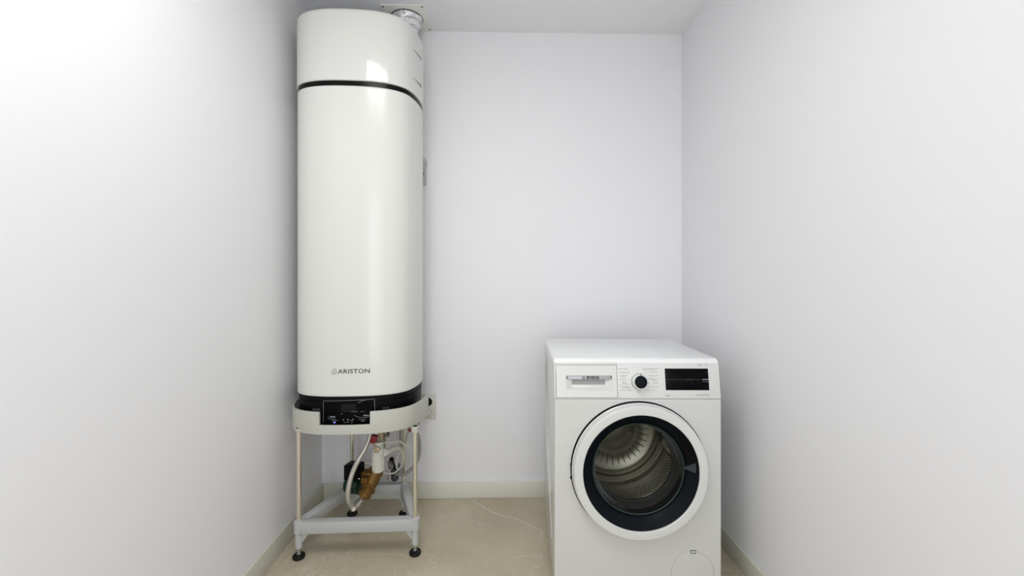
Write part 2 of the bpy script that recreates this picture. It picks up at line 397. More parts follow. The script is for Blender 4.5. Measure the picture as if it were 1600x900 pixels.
finish('casing_seam', ribbon([(-.005, 2.016), (-.005, 2.155)], .0016, .0016, .0006), M['groove'], upper)
# side louvres on the upper casing
def side_slot(z):
    pts = [p for p in offset(.002) if p[0] > 0]
    def at(v):
        for a, b in zip(pts[:-1], pts[1:]):
            if a[1] <= v <= b[1]:
                f = (v - a[1]) / (b[1] - a[1]); return a[0] + (b[0] - a[0]) * f
    bm = bmesh.new(); prev = None; K = 8
    for k in range(K + 1):
        v = .105 + .10 * k / K; u = at(v); hgt = .0015 + .010 * (k / K) ** 1.3; d = .0016
        c = [bm.verts.new(q) for q in ((u - .002, v, z), (u + d, v, z), (u + d, v, z + hgt), (u - .002, v, z + hgt))]
        if prev:
            for i in range(4): bm.faces.new([prev[i], prev[(i + 1) % 4], c[(i + 1) % 4], c[i]])
        else: bm.faces.new(c)
        prev = c
    bm.faces.new(prev[::-1]); return bm
for z in (2.132, 2.008):
    finish('side_vent', side_slot(z), M['slot'], upper, label='narrow dark grille slot in the side')
# lettering and house mark
U0 = (519.5 - 543) / F * 1.73
def onfront(u0, z0, off): return lambda x, y, d: Vector((u0 + x, front_v(u0 + x, off) - .0004 - d, z0 + y))
zl = CAMH - (580.5 - HY) / F * 1.73
logo = text_bm('ARISTON', .0245, onfront(U0 + .0235, zl, 0), xs=1.20, bold=.0004)
hs = [(.0, -.0095), (.0175, -.0095), (.0175, .003), (.00875, .0125), (0, .003), (0, -.0095)]
merge(logo, ribbon([(U0 + a, zl + b) for a, b in hs], .0018, .0, .0005))
merge(logo, ribbon([(U0 + .0065, zl - .0015), (U0 + .011, zl - .0015)], .004, 0, .0005))
finish('lettering', logo, M['ink'], lower, smooth=0)
# control panel in the notch of the stand's ring
def panel_patch(u0, u1, z0, z1, off, th):
    bm = bmesh.new(); K = 14; prev = None
    for k in range(K + 1):
        u = u0 + (u1 - u0) * k / K; v0 = front_v(u, off)
        c = [bm.verts.new(q) for q in ((u, v0 + .004, z0), (u, v0 - th, z0), (u, v0 - th, z1), (u, v0 + .004, z1))]
        if prev:
            for i in range(4): bm.faces.new([prev[i], prev[(i + 1) % 4], c[(i + 1) % 4], c[i]])
        else: bm.faces.new(c)
        prev = c
    bm.faces.new(prev[::-1]); return bm
def uz(px, py): return ((px - 543.5) / F * 1.725, CAMH - (py - HY) / F * 1.725)
cp = finish('control_panel', panel_patch(*[uz(504.5, 0)[0], uz(585, 0)[0]], .5465, uz(0, 627)[1], -.007, .002), M['panelblack'], heater, label='glossy black control panel with display and buttons')
PO = -.0045
def pr(pts, wd, m, nm='marking'): return finish(nm, ribbon([uz(*p) for p in pts], wd, PO, .0004), M[m], cp, smooth=0)
fr_ = ribbon([uz(505.3, 661), uz(505.3, 627.6), uz(584, 626.2), uz(584.6, 645)], .0016, PO, .0005)
finish('panel_trim', fr_, M['mark'], cp, smooth=0, label='thin grey outline of the control panel')
finish('display_screen', panel_patch(uz(533, 0)[0], uz(556, 0)[0], uz(0, 645)[1], uz(0, 632)[1], PO, .0003), M['brown'], cp)
for pts, wd in [([(512, 653), (514, 655.5), (525, 655.8)], .0012), ([(518.5, 660), (520, 657.8), (528.5, 658)], .0012), ([(548.5, 644.3), (559, 645)], .0014), ([(563, 645), (569, 645)], .001),
                ([(553, 650), (557, 652.5), (564, 654.3), (573, 654.3), (576.5, 652)], .0015), ([(560, 656.8), (569, 657), (571, 659)], .0012), ([(537, 660), (539, 661.6), (542, 661.6)], .0012),
                ([(546, 657), (551, 660), (549, 663)], .0016), ([(559, 631), (566, 627.5), (572, 626.5)], .0016), ([(532.5, 648.3), (535.5, 647.6)], .0014)]:
    finish('marking', ribbon([uz(*p) for p in pts], wd, PO, .0004), M['mark'], cp, smooth=0)
for s, px, py, sz in [('MODE', 515.5, 652.4, .0075), ('MENU', 567.5, 651.3, .0075), ('WiFi', 564, 659.8, .006)]:
    u, z = uz(px, py); finish('button_lettering', text_bm(s, sz, onfront(u, z, PO)), M['marklight'], cp, smooth=0)
for px, py in ((536.5, 657), (544, 660.5), (551.6, 656.5), (543.5, 656.7)):
    u, z = uz(px, py); finish('button', ribbon([(u - .0016, z), (u + .0016, z)], .003, PO, .0005), M['marklight'], cp, smooth=0)
u, z = uz(523, 661)
finish('status_light', cyl(bmesh.new(), (u, front_v(u, PO) + .001, z), (u, front_v(u, PO) - .0008, z), .0038), M['led'], cp, label='small blue status light')
finish('base_lettering', text_bm('NUOS', .012, onfront(uz(486.5, 0)[0], .6045, -.0078)), M['mark'], cp, smooth=0)
finish('base_lettering', text_bm('Wi-Fi', .010, onfront(uz(596, 0)[0], .6045, -.0078)), M['mark'], cp, smooth=0)

# ---------------------------------------------------------------- the stand
stand = thing('heater_stand', 'pale grey stand with ring collar, metal poles and black levelling feet under the heater', 'stand', HO, HR)
RO = .0205; RT = .0045                       # ring offset and half thickness
RSH = .0055
def ring_mesh():
    bm = bmesh.new(); zb = .516; zt = .605; zn = .553
    nu0 = (502.5 - 543.5) / F * 1.705 - RSH; nu1 = (580.5 - 543.5) / F * 1.705 - RSH
    oi, oo, mid = offset(RO - RT), offset(RO + RT), offset(RO); VE = .245
    lp = lambda a, b, g: (a[0] + (b[0] - a[0]) * g, a[1] + (b[1] - a[1]) * g)
    order = [i for i in range(NO // 2 + 5, NO)] + [i for i in range(0, NO // 2 - 4)]
    order = [i for i in order if mid[i][1] < VE]; st = []
    for k, i in enumerate(order):
        st.append((oi[i], oo[i], zn if nu0 < mid[i][0] < nu1 and mid[i][1] < .1 else zt))
        if k + 1 < len(order):
            j = order[k + 1]
            if mid[i][1] < .1 and mid[j][1] < .1:
                for un, t0, t1 in ((nu0, zt, zn), (nu1, zn, zt)):
                    if mid[i][0] < un <= mid[j][0]:
                        f = (un - mid[i][0]) / (mid[j][0] - mid[i][0])
                        for t_, e in ((t0, -.06), (t0 * .2 + t1 * .8 if t1 < t0 else t0 * .8 + t1 * .2, -.012), (t1, .06)):
                            st.append((lp(oi[i], oi[j], f + e * .5), lp(oo[i], oo[j], f + e * .5), t_))
    rings = []
    for a, b, top in st:
        rings.append([bm.verts.new(q) for q in ((a[0], a[1], zb), (b[0], b[1], zb), (b[0], b[1], zb + .003), (b[0], b[1], top - .003), (*lp(b, a, .15), top), (*lp(b, a, .85), top), (a[0], a[1], top - .003))])
    for p, q in zip(rings[:-1], rings[1:]):
        for k in range(7): bm.faces.new([p[k], p[(k + 1) % 7], q[(k + 1) % 7], q[k]])
    bm.faces.new(rings[0][::-1]); bm.faces.new(rings[-1])
    bmesh.ops.translate(bm, vec=(RSH, 0, 0), verts=bm.verts)
    return bm
finish('ring_collar', ring_mesh(), M['ring'], stand, smooth=30, label='wide pale grey collar with a front notch')
bm = bmesh.new(); pts = offset(RO - RT - .010); pin = offset(-.09)   # shelf flange the heater rests on
r4 = [[bm.verts.new((x, y, z)) for x, y in q] for q, z in ((pts, .524), (pts, .532), (pin, .532), (pin, .524))]
for a in range(4):
    for i in range(NO):
        j = (i + 1) % NO; bm.faces.new([r4[a][i], r4[a][j], r4[(a + 1) % 4][j], r4[(a + 1) % 4][i]])
finish('shelf_flange', bm, M['ring'], stand)
bm = loft([(-.012, .532), (-.012, .5455)]); finish('heater_underside', bm, M['blacks'], heater)
PF = [(-.2015, .024), (.268, .019)]; PR = [(-.083, .333), (.166, .318)]
bz0, bz1 = .1045, .1515
def beam(bm, a, b, wd, z0, z1, ext=0):
    a, b = Vector((*a, 0)), Vector((*b, 0)); d = (b - a); ang = math.atan2(d.y, d.x); mid = (a + b) / 2
    return box(bm, -d.length / 2 - ext, d.length / 2 + ext, -wd / 2, wd / 2, z0, z1, bev=.003, mtx=Matrix.Translation(mid) @ Matrix.Rotation(ang, 4, 'Z'))
def finish_beam(a, b, wd, z1=bz1, z0=bz0): finish('frame_beam', beam(bmesh.new(), a, b, wd, z0, z1), M['frame'], stand)
finish_beam((PF[0][0], PF[0][1] + .001), (PF[1][0], PF[1][1] + .001), .037)
finish_beam(PF[0], PR[0], .036, bz1 - .0006, bz0 + .0006); finish_beam(PF[1], PR[1], .036, bz1 - .0006, bz0 + .0006)
finish_beam(PR[0], PR[1], .034, bz1 - .001, bz0 + .001)
for k, (u, v) in enumerate(PF + PR):
    fr = k < 2
    c = lathe(bmesh.new(), [(0, .040), (.011, .040), (.0135, .043), (.0145, .102), (.0187, .106), (.0187, .1525), (.0165, .154), (0, .154)], (u, v, 0), (0, 0, 1), 28)
    finish('corner_sleeve', c, M['frame'], stand)
    s = 1 if k in (0, 2) else -1             # gusset under the beam beside each sleeve
    g = bmesh.new(); vs = []
    for yy in (v - .004, v + .004):
        vs.append([g.verts.new(q) for q in ((u, yy, bz0 + .002), (u + s * .044, yy, bz0 + .002), (u + s * .0285, yy, .083), (u + s * .015, yy, .066), (u, yy, .066))])
    g.faces.new(vs[0]); g.faces.new(vs[1][::-1])
    for i in range(5): g.faces.new([vs[0][i], vs[0][(i + 1) % 5], vs[1][(i + 1) % 5], vs[1][i]])
    finish('gusset', g, M['frame'], stand, smooth=0)
    finish('pole', cyl(bmesh.new(), (u, v, .15), (u, v, .53), .0098 if fr else .0092), M['pole'], stand)
    finish('pole_socket', cyl(bmesh.new(), (u, v, .504 if k == 1 else (.519 if k == 0 else .512)), (u, v, .53), .0155, bev=.002), M['ring'], stand)
    ft = lathe(bmesh.new(), [(0, 0), (.021, 0), (.0238, .003), (.0245, .009), (.023, .013), (.018, .0145), (.0165, .012), (.008, .0115), (.0075, .016), (0, .016)], (u, v, 0), (0, 0, 1), 32)
    foot = finish('levelling_foot', ft, M['rubber'], stand, label='round black levelling foot')
    b = cyl(bmesh.new(), (u, v, .012), (u, v, .045), .0042); cyl(b, (u, v, .0135), (u, v, .019), .0085, n=6)
    finish('bolt', b, M['zinc'], foot)

# ---------------------------------------------------------------- vent plate and foil duct
def CE(px, py): return P(px, py, (CEIL - CAMH) * F / (HY - py))
vc = (CE(595, 7) + CE(672, 49)) / 2; vs_ = .102
vc = Vector((CE(669, 28).x - vs_, (CE(630, 7).y + .100), CEIL))
vent = thing('vent_plate', 'square off-white plate screwed to ceiling above the heater', 'vent plate', vc, math.radians(-1.0))
pb = B(-vs_, vs_, -vs_, vs_, -.005, 0, bev=.0015)
finish('plate', pb, M['plate'], vent)
for a in (-1, 1):
    for b in (-1, 1):
        finish('screw', cyl(bmesh.new(), (a * .092, b * .092, -.0068), (a * .092, b * .092, -.004), .004, n=12), M['ink'], vent)
dc = C((640 - CX) / F * 2.115, 2.115, CEIL - .005)
dc = Vector((CE(661, 30).x - .077, vc.y + .002, CEIL - .004))
duct = thing('flexible_duct', 'crinkled aluminium foil duct running from heater top up to ceiling plate', 'duct', dc)
bm = bmesh.new(); path = smoothpath([(0, 0, 0), (-.006, -.002, -.03), (-.022, -.006, -.07), (-.045, -.012, -.115), (-.062, -.016, -.178)], 26)
n_ = 72; rings = []
for i, p in enumerate(path):
    r_ = []; base = .0725
    for k in range(n_):
        a = 2 * PI * k / n_
        ph = i / len(path) * 4.6 * 2 * PI + a
        r = base + .0038 * math.sin(ph) + .0016 * math.sin(a * 9 + i * .7) + random.uniform(-.0013, .0013)
        if i < 3: r += .002
        r_.append(bm.verts.new(p + Vector((math.cos(a) * r, math.sin(a) * r, random.uniform(-.0006, .0006)))))
    rings.append(r_)
for p, q in zip(rings[:-1], rings[1:]):
    for k in range(n_): bm.faces.new([p[k], p[(k + 1) % n_], q[(k + 1) % n_], q[k]])
finish('foil_sleeve', bm, M['foil'], duct, smooth=70)
bm = lathe(bmesh.new(), [(.0765, -.001), (.0785, -.001), (.0785, .003), (.0765, .003)], (0, 0, -.003), (0, 0, 1), 48)
finish('duct_rim', bm, M['ink'], duct, label='dark edge where the duct meets the plate')
bm = lathe(bmesh.new(), [(0, 0), (.082, 0), (.082, .02), (.070, .022), (.070, .035), (0, .035)], Vector((-.062, -.016, 2.240 - dc.z)), (0, 0, 1), 40)
o_ = finish('air_outlet', bm, M['heater'], duct)

# ---------------------------------------------------------------- things on the back wall
sx0 = hitY(681.5, YB); zc = CAMH - (634 - HY) / F * 2.226; zh = 37 / F * 2.226 / 2 + .001
sock = thing('wall_socket', 'cream double wall socket beside the right side of heater ring', 'wall socket', (sx0 - .0405, YB, zc))
finish('cover_plate', B(-.0405, .0405, -.009, 0, -zh, zh, bev=.003), M['socket'], sock)
finish('insert_frame', B(-.029, .029, -.0115, -.008, -zh + .011, zh - .011, bev=.002), M['socket'], sock)
for s in (1,):
    finish('socket_well', lathe(bmesh.new(), [(0, -.001), (.0195, -.001), (.0195, .0012), (.022, .0012), (.022, -.002)], (0, -.0130, s * .0265), (0, -1, 0), 32), M['blacks'], sock, label='round opening of the upper outlet, its inner shade painted black')  # black colour stands in for the shade inside the upper outlet
finish('socket_well', lathe(bmesh.new(), [(.0, -.001), (.0195, -.001), (.0195, .0012), (.022, .0012), (.022, -.002)], (0, -.0130, -.0265), (0, -1, 0), 32), M['socket'], sock)
plug = thing('power_plug', 'white plug in the lower outlet of the cream wall socket', 'plug', (sx0 - .0405, YB - .0135, zc - .0265))
finish('plug_body', lathe(bmesh.new(), [(0, 0), (.018, 0), (.0185, .004), (.015, .018), (.010, .026), (0, .028)], (0, 0, 0), (0, -1, 0), 28), M['whitepl'], plug)
finish('cord', tube(bmesh.new(), [(0, -.022, -.004), (-.006, -.034, -.012), (-.03, -.036, -.03), (-.05, -.03, -.07), (-.055, -.03, -.12)], .0035), M['cable'], plug)
bx1 = hitY(666.6, YB); z0 = CAMH - (290 - HY) / F * 2.226; z1 = CAMH - (254 - HY) / F * 2.226
swb = thing('wall_switch_box', 'small grey wall box with rounded cap peeking out behind the heater', 'switch box', (bx1 - .04, YB, z0))
finish('box_body', B(-.04, .04, -.012, 0, 0, z1 - z0, bev=.002), M['greybox'], swb)
finish('box_cap', lathe(bmesh.new(), [(0, 0), (.046, 0), (.046, .012), (.040, .016), (0, .017)], (-.0015, 0, z1 - z0 - .014), (0, -1, 0), 40), M['greybox'], swb)
finish('dial', cyl(bmesh.new(), (.0185, -.011, (z1 - z0) * .47), (.0185, -.016, (z1 - z0) * .47), .013, .011), M['greyc'], swb)

# ---------------------------------------------------------------- pump under the heater
zp = 1.93
pump = thing('circulation_pump', 'green circulation pump with black terminal box and bronze body inside the stand', 'pump', P(560, 768, zp))
mc = P(553, 757, zp); ax = C(1, 0) - C(0, 0); ax = (C(.98, -.20) - C(0, 0)).normalized()
mc = P(553, 757, zp); m0 = mc - ax * .036; m1 = mc + ax * .036
bm = lathe(bmesh.new(), [(0, 0), (.030, 0), (.036, .005), (.038, .012), (.038, .068), (.030, .074), (0, .074)], m0, ax, 36)
finish('motor', bm, M['green'], pump, world=True, label='dark green cylindrical motor')
rot = Matrix.Rotation(math.atan2(ax.y, ax.x), 4, 'Z')
tb = P(554, 735.5, zp - .012)
finish('terminal_box', B(-.036, .034, -.030, .030, -.033, .033, bev=.005, mtx=Matrix.Translation(tb) @ rot), M['blacks'], pump, world=True, label='black terminal box on top of the motor')
# bronze volute: slanted body from upper right to lower left
q0 = P(589.5, 732, zp + .015); q1 = P(575.5, 764, zp - .035); dq = (q1 - q0).normalized(); LQ = (q1 - q0).length
bm = lathe(bmesh.new(), [(0, 0), (.031, 0), (.034, .004), (.034, .022), (.031, .030), (.0305, LQ * .6), (.027, LQ * .85), (.026, LQ), (0, LQ)], q0, dq, 10)
bb = P(574, 743, zp - .005)
box(bm, -.024, .026, -.022, .022, -.026, .024, bev=.008, mtx=Matrix.Translation(bb) @ rot)
box(bm, -.014, .014, -.012, .012, -.014, .014, bev=.002, mtx=Matrix.Translation(P(570.5, 750, zp - .040)) @ rot)
finish('pump_body', bm, M['brass'], pump, world=True, smooth=20, label='cast bronze pump body')
bm = bmesh.new(); a = P(576.5, 762, zp - .035); b = P(567.5, 777, zp - .075); d = (b - a).normalized()
lathe(bm, [(0, 0), (.031, 0), (.033, .003), (.033, .011), (.029, .013), (.025, .014), (.025, .025), (.0285, .027), (.0285, .038), (.021, .042), (.014, .050), (0, .050)], a, d, 10)
finish('union_nut', bm, M['brass'], pump, world=True, smooth=20, label='ribbed bronze union nut')
finish('screw', cyl(bmesh.new(), P(561, 748, zp - .040), P(561, 748, zp - .048), .0014), M['chrome'], pump, world=True)
bm = bmesh.new()                               # bronze outlet pipe rising behind the trap to the heater
tube(bm, [P(590, 735, zp + .05), P(596, 722, zp + .07), P(598, 700, zp + .07), P(598, 672, zp + .06)], .013, n=16)
finish('riser_pipe', bm, M['brass2'], pump, world=True)

def strand(name, label, cat, pts, r, m, endm=None, n=12):
    pts = [Vector(p) for p in pts]; o = min(pts, key=lambda q: q.z)
    t = thing(name, label, cat, o)
    finish('sleeve' if endm else 'strand', tube(bmesh.new(), pts, r, n=n), m, t, world=True)
    return t
za = 1.82
h1 = strand('braided_hose', 'braided steel hose looping down from heater to the bronze pump nut', 'hose',
            [P(580, 672, 1.86), P(577, 686, 1.85), P(570.5, 701, 1.84), P(560, 719, 1.82), P(551, 738, 1.81), P(545, 760, 1.80), P(543.8, 777, 1.80), P(547, 789, 1.81), P(553.5, 793, 1.83), P(560, 788, 1.85), P(565, 780.5, 1.87)], .0102, M['braid'], True)
a = P(561, 786.5, 1.852); b = P(566.3, 777, 1.874)
finish('end_fitting', cyl(bmesh.new(), a, b, .0112, bev=.001), M['chrome'], h1, world=True, label='shiny steel hose fitting')
c = P(553.8, 793.5, 1.824)
finish('hose_tag', cyl(bmesh.new(), c + Vector((-.001, -.009, .000)), c + Vector((.001, -.0125, .001)), .0085), M['whitepl'], h1, world=True, label='white tag ring on the hose')
finish('tag_stripe', B(-.008, .006, -.0105, -.002, -.0125, -.0055, bev=.001, mtx=Matrix.Translation(c)), M['red'], h1, world=True, label='orange red mark on the tag')
h2 = strand('braided_hose', 'thicker grey hose arching behind the right front pole of the stand', 'hose',
            [P(640, 668, 2.04), P(650, 674, 2.05), P(655, 690, 2.05), P(654.3, 712, 2.05), P(648, 727, 2.04), P(638, 737, 2.03), P(629, 741.5, 2.03), P(624, 737, 2.04), P(625, 730, 2.06)], .0085, M['greyc'], True)
finish('end_fitting', cyl(bmesh.new(), P(624.5, 732.5, 2.05), P(625.5, 725, 2.07), .0105), M['zinc'], h2, world=True)
# white bottle trap
tr = thing('condensate_trap', 'white ribbed plastic trap hanging below the heater beside red valve', 'trap', P(591, 738, 1.80))
tt = P(591.5, 696, 1.80); hgt = 41.5 / F * 1.80
bm = bmesh.new(); prof = [(0, 0), (.016, 0), (.0215, .003), (.0235, .009), (.0238, .078), (.0252, .080), (.0252, hgt - .012), (.020, hgt - .011), (0, hgt - .011)]
lathe(bm, prof, P(591, 737, 1.80), (0, 0, 1), 36)
for k in range(18):                            # the vertical grip ribs
    a = 2 * PI * k / 18; c = P(591, 737, 1.80) + Vector((math.cos(a) * .0236, math.sin(a) * .0236, 0))
    box(bm, -.0011, .0011, -.0011, .0011, .010, .074, mtx=Matrix.Translation(c) @ Matrix.Rotation(a, 4, 'Z'))
finish('trap_body', bm, M['whitepl'], tr, world=True)
bm = bmesh.new(); lathe(bm, [(.0, 0), (.0135, 0), (.0135, .03), (.018, .031), (.018, .040), (0, .040)], P(592, 705, 1.80), (0, 0, 1), 24)
for a in range(6):
    c = P(591, 702, 1.80) + Vector((math.cos(a * PI / 3 + .5) * .021, math.sin(a * PI / 3 + .5) * .021, 0))
    box(bm, -.004, .004, -.0015, .0015, 0, .022, bev=.0006, mtx=Matrix.Translation(c) @ Matrix.Rotation(a * PI / 3 + .5 + PI / 2, 4, 'Z'))
finish('trap_cap', bm, M['whitepl'], tr, world=True)
finish('clamp', box(box(bmesh.new(), -.011, .011, -.0285, -.018, -.001, .020, bev=.001, mtx=Matrix.Translation(P(591, 703, 1.80))), -.005, .005, -.030, -.026, .003, .024, mtx=Matrix.Translation(P(590, 702, 1.80))), M['brass2'], tr, world=True, label='dull metal clamp on the trap cap')
bm = tube(bmesh.new(), [P(601, 706, 1.81), P(606, 706, 1.82), P(611, 702.5, 1.84), P(617, 700.2, 1.87), P(624, 701, 1.92), P(627.5, 708, 1.97), P(628, 722, 2.0)], .0098, n=16)
lathe(bm, [(0, 0), (.0155, 0), (.0155, .012), (.0125, .014), (.0125, .02), (0, .02)], P(600, 707, 1.80), P(606, 706, 1.82) - P(600, 707, 1.80), 24)
finish('elbow_pipe', bm, M['whitepl'], tr, world=True)
# valve
vl = thing('safety_valve', 'brass safety valve with dark red handle just under the grey ring', 'valve', P(595, 690, 1.84))
bm = cyl(bmesh.new(), P(595, 692, 1.84), P(595, 676, 1.84), .0105, .0105, n=6, bev=.001); cyl(bm, P(595, 684, 1.84), P(595, 668, 1.84), .0085, n=18); cyl(bm, P(595, 687, 1.84), P(608, 678, 1.88), .006, n=14)
finish('valve_body', bm, M['brass2'], vl, world=True)
hd = Matrix.Translation(P(584.5, 685.5, 1.80)) @ Matrix.Rotation(.25, 4, 'Y')
finish('red_handle', B(-.0125, .0135, -.012, .012, -.017, .015, bev=.003, mtx=hd), M['red'], vl, world=True, label='dark red plastic handle')
finish('black_cap', cyl(bmesh.new(), P(606, 682, 1.88), P(606.5, 674, 1.88), .0062, n=16), M['blacks'], vl, world=True)
strand('condensate_pipe', 'thin cream tube bent like a roof across the poles', 'tube', [P(598, 692.5, 1.83), P(608, 691, 1.84), P(618, 689.5, 1.86), P(625, 690, 1.88), P(632, 694.5, 1.90), P(642, 700, 1.92)], .0048, M['cable'])
strand('power_cable', 'white cable hanging in a teardrop loop right of the trap', 'cable', [P(634, 680, 1.99), P(632, 693, 1.97), P(626, 706, 1.95), P(620.5, 716, 1.94), P(619.5, 727, 1.94), P(622, 733, 1.95), P(626.5, 728, 1.96), P(630.5, 717, 1.97), P(629.5, 704, 1.98), P(624, 694, 1.99), P(620.5, 680, 2.0), P(620.5, 668, 2.0)], .0032, M['cable'])
strand('power_cable', 'white cable sagging in a wide curve under the trap', 'cable', [P(570, 723, 1.93), P(577, 724.5, 1.93), P(585, 729, 1.94), P(594, 735.5, 1.94), P(604, 739.5, 1.94), P(614, 739.5, 1.94), P(622, 734.5, 1.95), P(628, 726, 1.96), P(630.5, 714, 1.97), P(630, 700, 1.98), P(634, 688, 1.99), P(641, 674, 2.0)], .0036, M['cable'])
strand('sensor_wire', 'thin grey wire running down from the red tag to the loops', 'wire', [P(640, 669, 1.96), P(636, 680, 1.96), P(633, 692, 1.97), P(629, 703, 1.98), P(624, 712, 1.99)], .0022, M['greyc'])
strand('corrugated_hose', 'grey flexible hose passing behind the right rear pole', 'hose', [P(626, 668, 2.03), P(625.5, 690, 2.03), P(628, 705, 2.03), P(630, 722, 2.03), P(626, 737, 2.02), P(618, 742, 2.02)], .005, M['greyc'])
tg = thing('red_tag', 'bright red tag of wires between rear and front right poles', 'tag', P(640, 674, 1.97))
finish('tag_body', B(-.010, .010, -.002, .002, -.005, .005, bev=.001, mtx=Matrix.Translation(P(640, 672.3, 1.95)) @ Matrix.Rotation(.7, 4, 'Y')), M['red'], tg, world=True)
dr = thing('drain_pipe_end', 'dark grey rounded pipe end hanging above the rear beam', 'pipe', P(617, 752, 2.08))
finish('pipe_end', lathe(bmesh.new(), [(0, 0), (.010, .002), (.0165, .008), (.0180, .016), (.0175, .050), (.012, .056), (0, .058)], P(617.5, 752, 2.08), P(616, 735, 2.09) - P(617.5, 752, 2.08), 28), M['darkc'], dr, world=True)
finish('pipe_neck', tube(bmesh.new(), [P(616, 736, 2.09), P(615, 728, 2.1), P(612, 720, 2.11), P(612.5, 716, 2.13)], .0085), M['blacks'], dr, world=True)
bn = thing('cable_bundle', 'tangled bundle of thin dark and brown cables left of dark pipe end', 'cable bundle', P(611, 737, 2.05))
for k, mm in enumerate(('greyc', 'brass2', 'darkc', 'greyc')):
    pts = []
    for i in range(9):
        a = i * .85 + k; pts.append(P(610.5 + 4.2 * math.cos(a) * (1 - i * .04), 727 + 6.5 * math.sin(a + .4 * k) + i * .2, 2.06 + .01 * k + .006 * math.sin(3 * i)))
    finish('cable_strand', tube(bmesh.new(), pts, .0019 + .0004 * (k % 2), n=8, sub=6), M[mm], bn, world=True)
finish('connector', box(bmesh.new(), -.010, .010, -.008, .008, -.012, .012, bev=.003, mtx=Matrix.Translation(P(612, 719, 2.09))), M['blacks'], bn, world=True)
strand('drain_tube', 'translucent grey tube dropping from the loops to the rear beam', 'tube', [P(604, 735, 2.06), P(606, 742, 2.07), P(606.5, 750, 2.08)], .0022, M['greyc'])

# ---------------------------------------------------------------- washing machine
WO = C(.153, 1.54); WR = math.radians(-.45) - YAW
wm = thing('washing_machine', 'white front loading washing machine with black ringed door by the right wall', 'washing machine', WO, WR)
W, DP, H = .600, .525, .848
DX, DZ = .302, .455
BW = .602
def frontpanel():
    bm = bmesh.new(); n = 96; R = .178
    z0, z1 = .045, .7055; x0, x1 = 0.0, W; bev = .004
    def rect(a, inset):
        dx, dz = math.cos(a), math.sin(a)
        tx = ((x1 - inset - DX) / dx) if dx > 1e-9 else (((x0 + inset) - DX) / dx if dx < -1e-9 else 1e9)
        tz = ((z1 - inset - DZ) / dz) if dz > 1e-9 else (((z0 + inset) - DZ) / dz if dz < -1e-9 else 1e9)
        t_ = min(tx, tz); return DX + dx * t_, DZ + dz * t_
    angs = [2 * PI * i / n for i in range(n)]
    for cx_, cz_ in ((x0, z0), (x1, z0), (x0, z1), (x1, z1)): angs.append(math.atan2(cz_ - DZ, cx_ - DX) % (2 * PI))
    angs = sorted(set(angs)); m_ = len(angs)
    rg = [[bm.verts.new((DX + math.cos(a) * R, .02, DZ + math.sin(a) * R)) for a in angs],
          [bm.verts.new((DX + math.cos(a) * R, 0, DZ + math.sin(a) * R)) for a in angs],
          [bm.verts.new((*(lambda q: (q[0], 0, q[1]))(rect(a, bev)),)) for a in angs],
          [bm.verts.new((*(lambda q: (q[0], .0012, q[1]))(rect(a, bev * .3)),)) for a in angs],
          [bm.verts.new((*(lambda q: (q[0], bev, q[1]))(rect(a, 0)),)) for a in angs],
          [bm.verts.new((*(lambda q: (q[0], .02, q[1]))(rect(a, 0)),)) for a in angs]]
    for p, q in zip(rg[:-1], rg[1:]):
        for i in range(m_): bm.faces.new([p[i], p[(i + 1) % m_], q[(i + 1) % m_], q[i]])
    return bm
fp = finish('front_panel', frontpanel(), M['wm'], wm, smooth=12)
bm = bmesh.new()
box(bm, 0, .012, .02, DP, .02, .822, bev=.003); box(bm, W - .012, W, .02, DP, .02, .822, bev=.003)
box(bm, .012, W - .012, DP - .01, DP, .02, .822); box(bm, .012, W - .012, .03, DP - .01, .02, .03)
body = finish('cabinet', bm, M['wm'], wm)
finish('kick_plinth', B(.004, W - .004, .012, .03, .012, .0438, bev=.002), M['wmface'], wm)
for x in (.05, W - .05):
    for y in (.05, DP - .05):
        finish('machine_foot', cyl(bmesh.new(), (x, y, 0), (x, y, .021), .02, bev=.002), M['blacks'], wm)
# embossed curved ridges of the left side
for k, (zb, yb) in enumerate(((.145, .10), (.215, .16), (.295, .15), (.40, .20))):
    pts = [(0, .36 - .02 * k, .79 - .03 * k), (0, .44 - .03 * k, .70 - .03 * k), (0, .45 - .03 * k, .56), (0, .40 - .02 * k, .40 + .02 * k), (0, yb + .10, zb + .09), (0, yb + .03, zb + .03), (0, yb, zb)]
    finish('embossed_ridge', tube(bmesh.new(), pts, .0022, n=8, sub=10), M['wm'], body)
# top
bm = bmesh.new(); n_ = 10
prof = [(.0225, .8335), (.0175, .835)]
prof = [(.030, .822), (.0215, .8325)] + [(.0215 + .016 - .016 * math.cos(a), .832 + .016 * math.sin(a)) for a in [PI / 2 * i / 6 for i in range(7)]] + [(DP - .008, .848), (DP - .002, .846), (DP, .84), (DP, .822)]
def extr(prof, x0, x1, inset):
    bm = bmesh.new(); st = [(x0, inset), (x0 + .002, inset * .4), (x0 + .006, 0), (x1 - .006, 0), (x1 - .002, inset * .4), (x1, inset)]; rows = []
    yc = sum(p[0] for p in prof) / len(prof)
    for x, d in st:
        rows.append([bm.verts.new((x, y + (d if y < yc else -d) * .0, z - (d if z > .826 else 0))) for y, z in prof])
    m_ = len(prof)
    for p, q in zip(rows[:-1], rows[1:]):
        for i in range(m_): bm.faces.new([p[i], p[(i + 1) % m_], q[(i + 1) % m_], q[i]])
    bm.faces.new(rows[0][::-1]); bm.faces.new(rows[-1]); return bm
finish('worktop', extr(prof, 0, W, .006), M['wmtop'], wm, smooth=50)
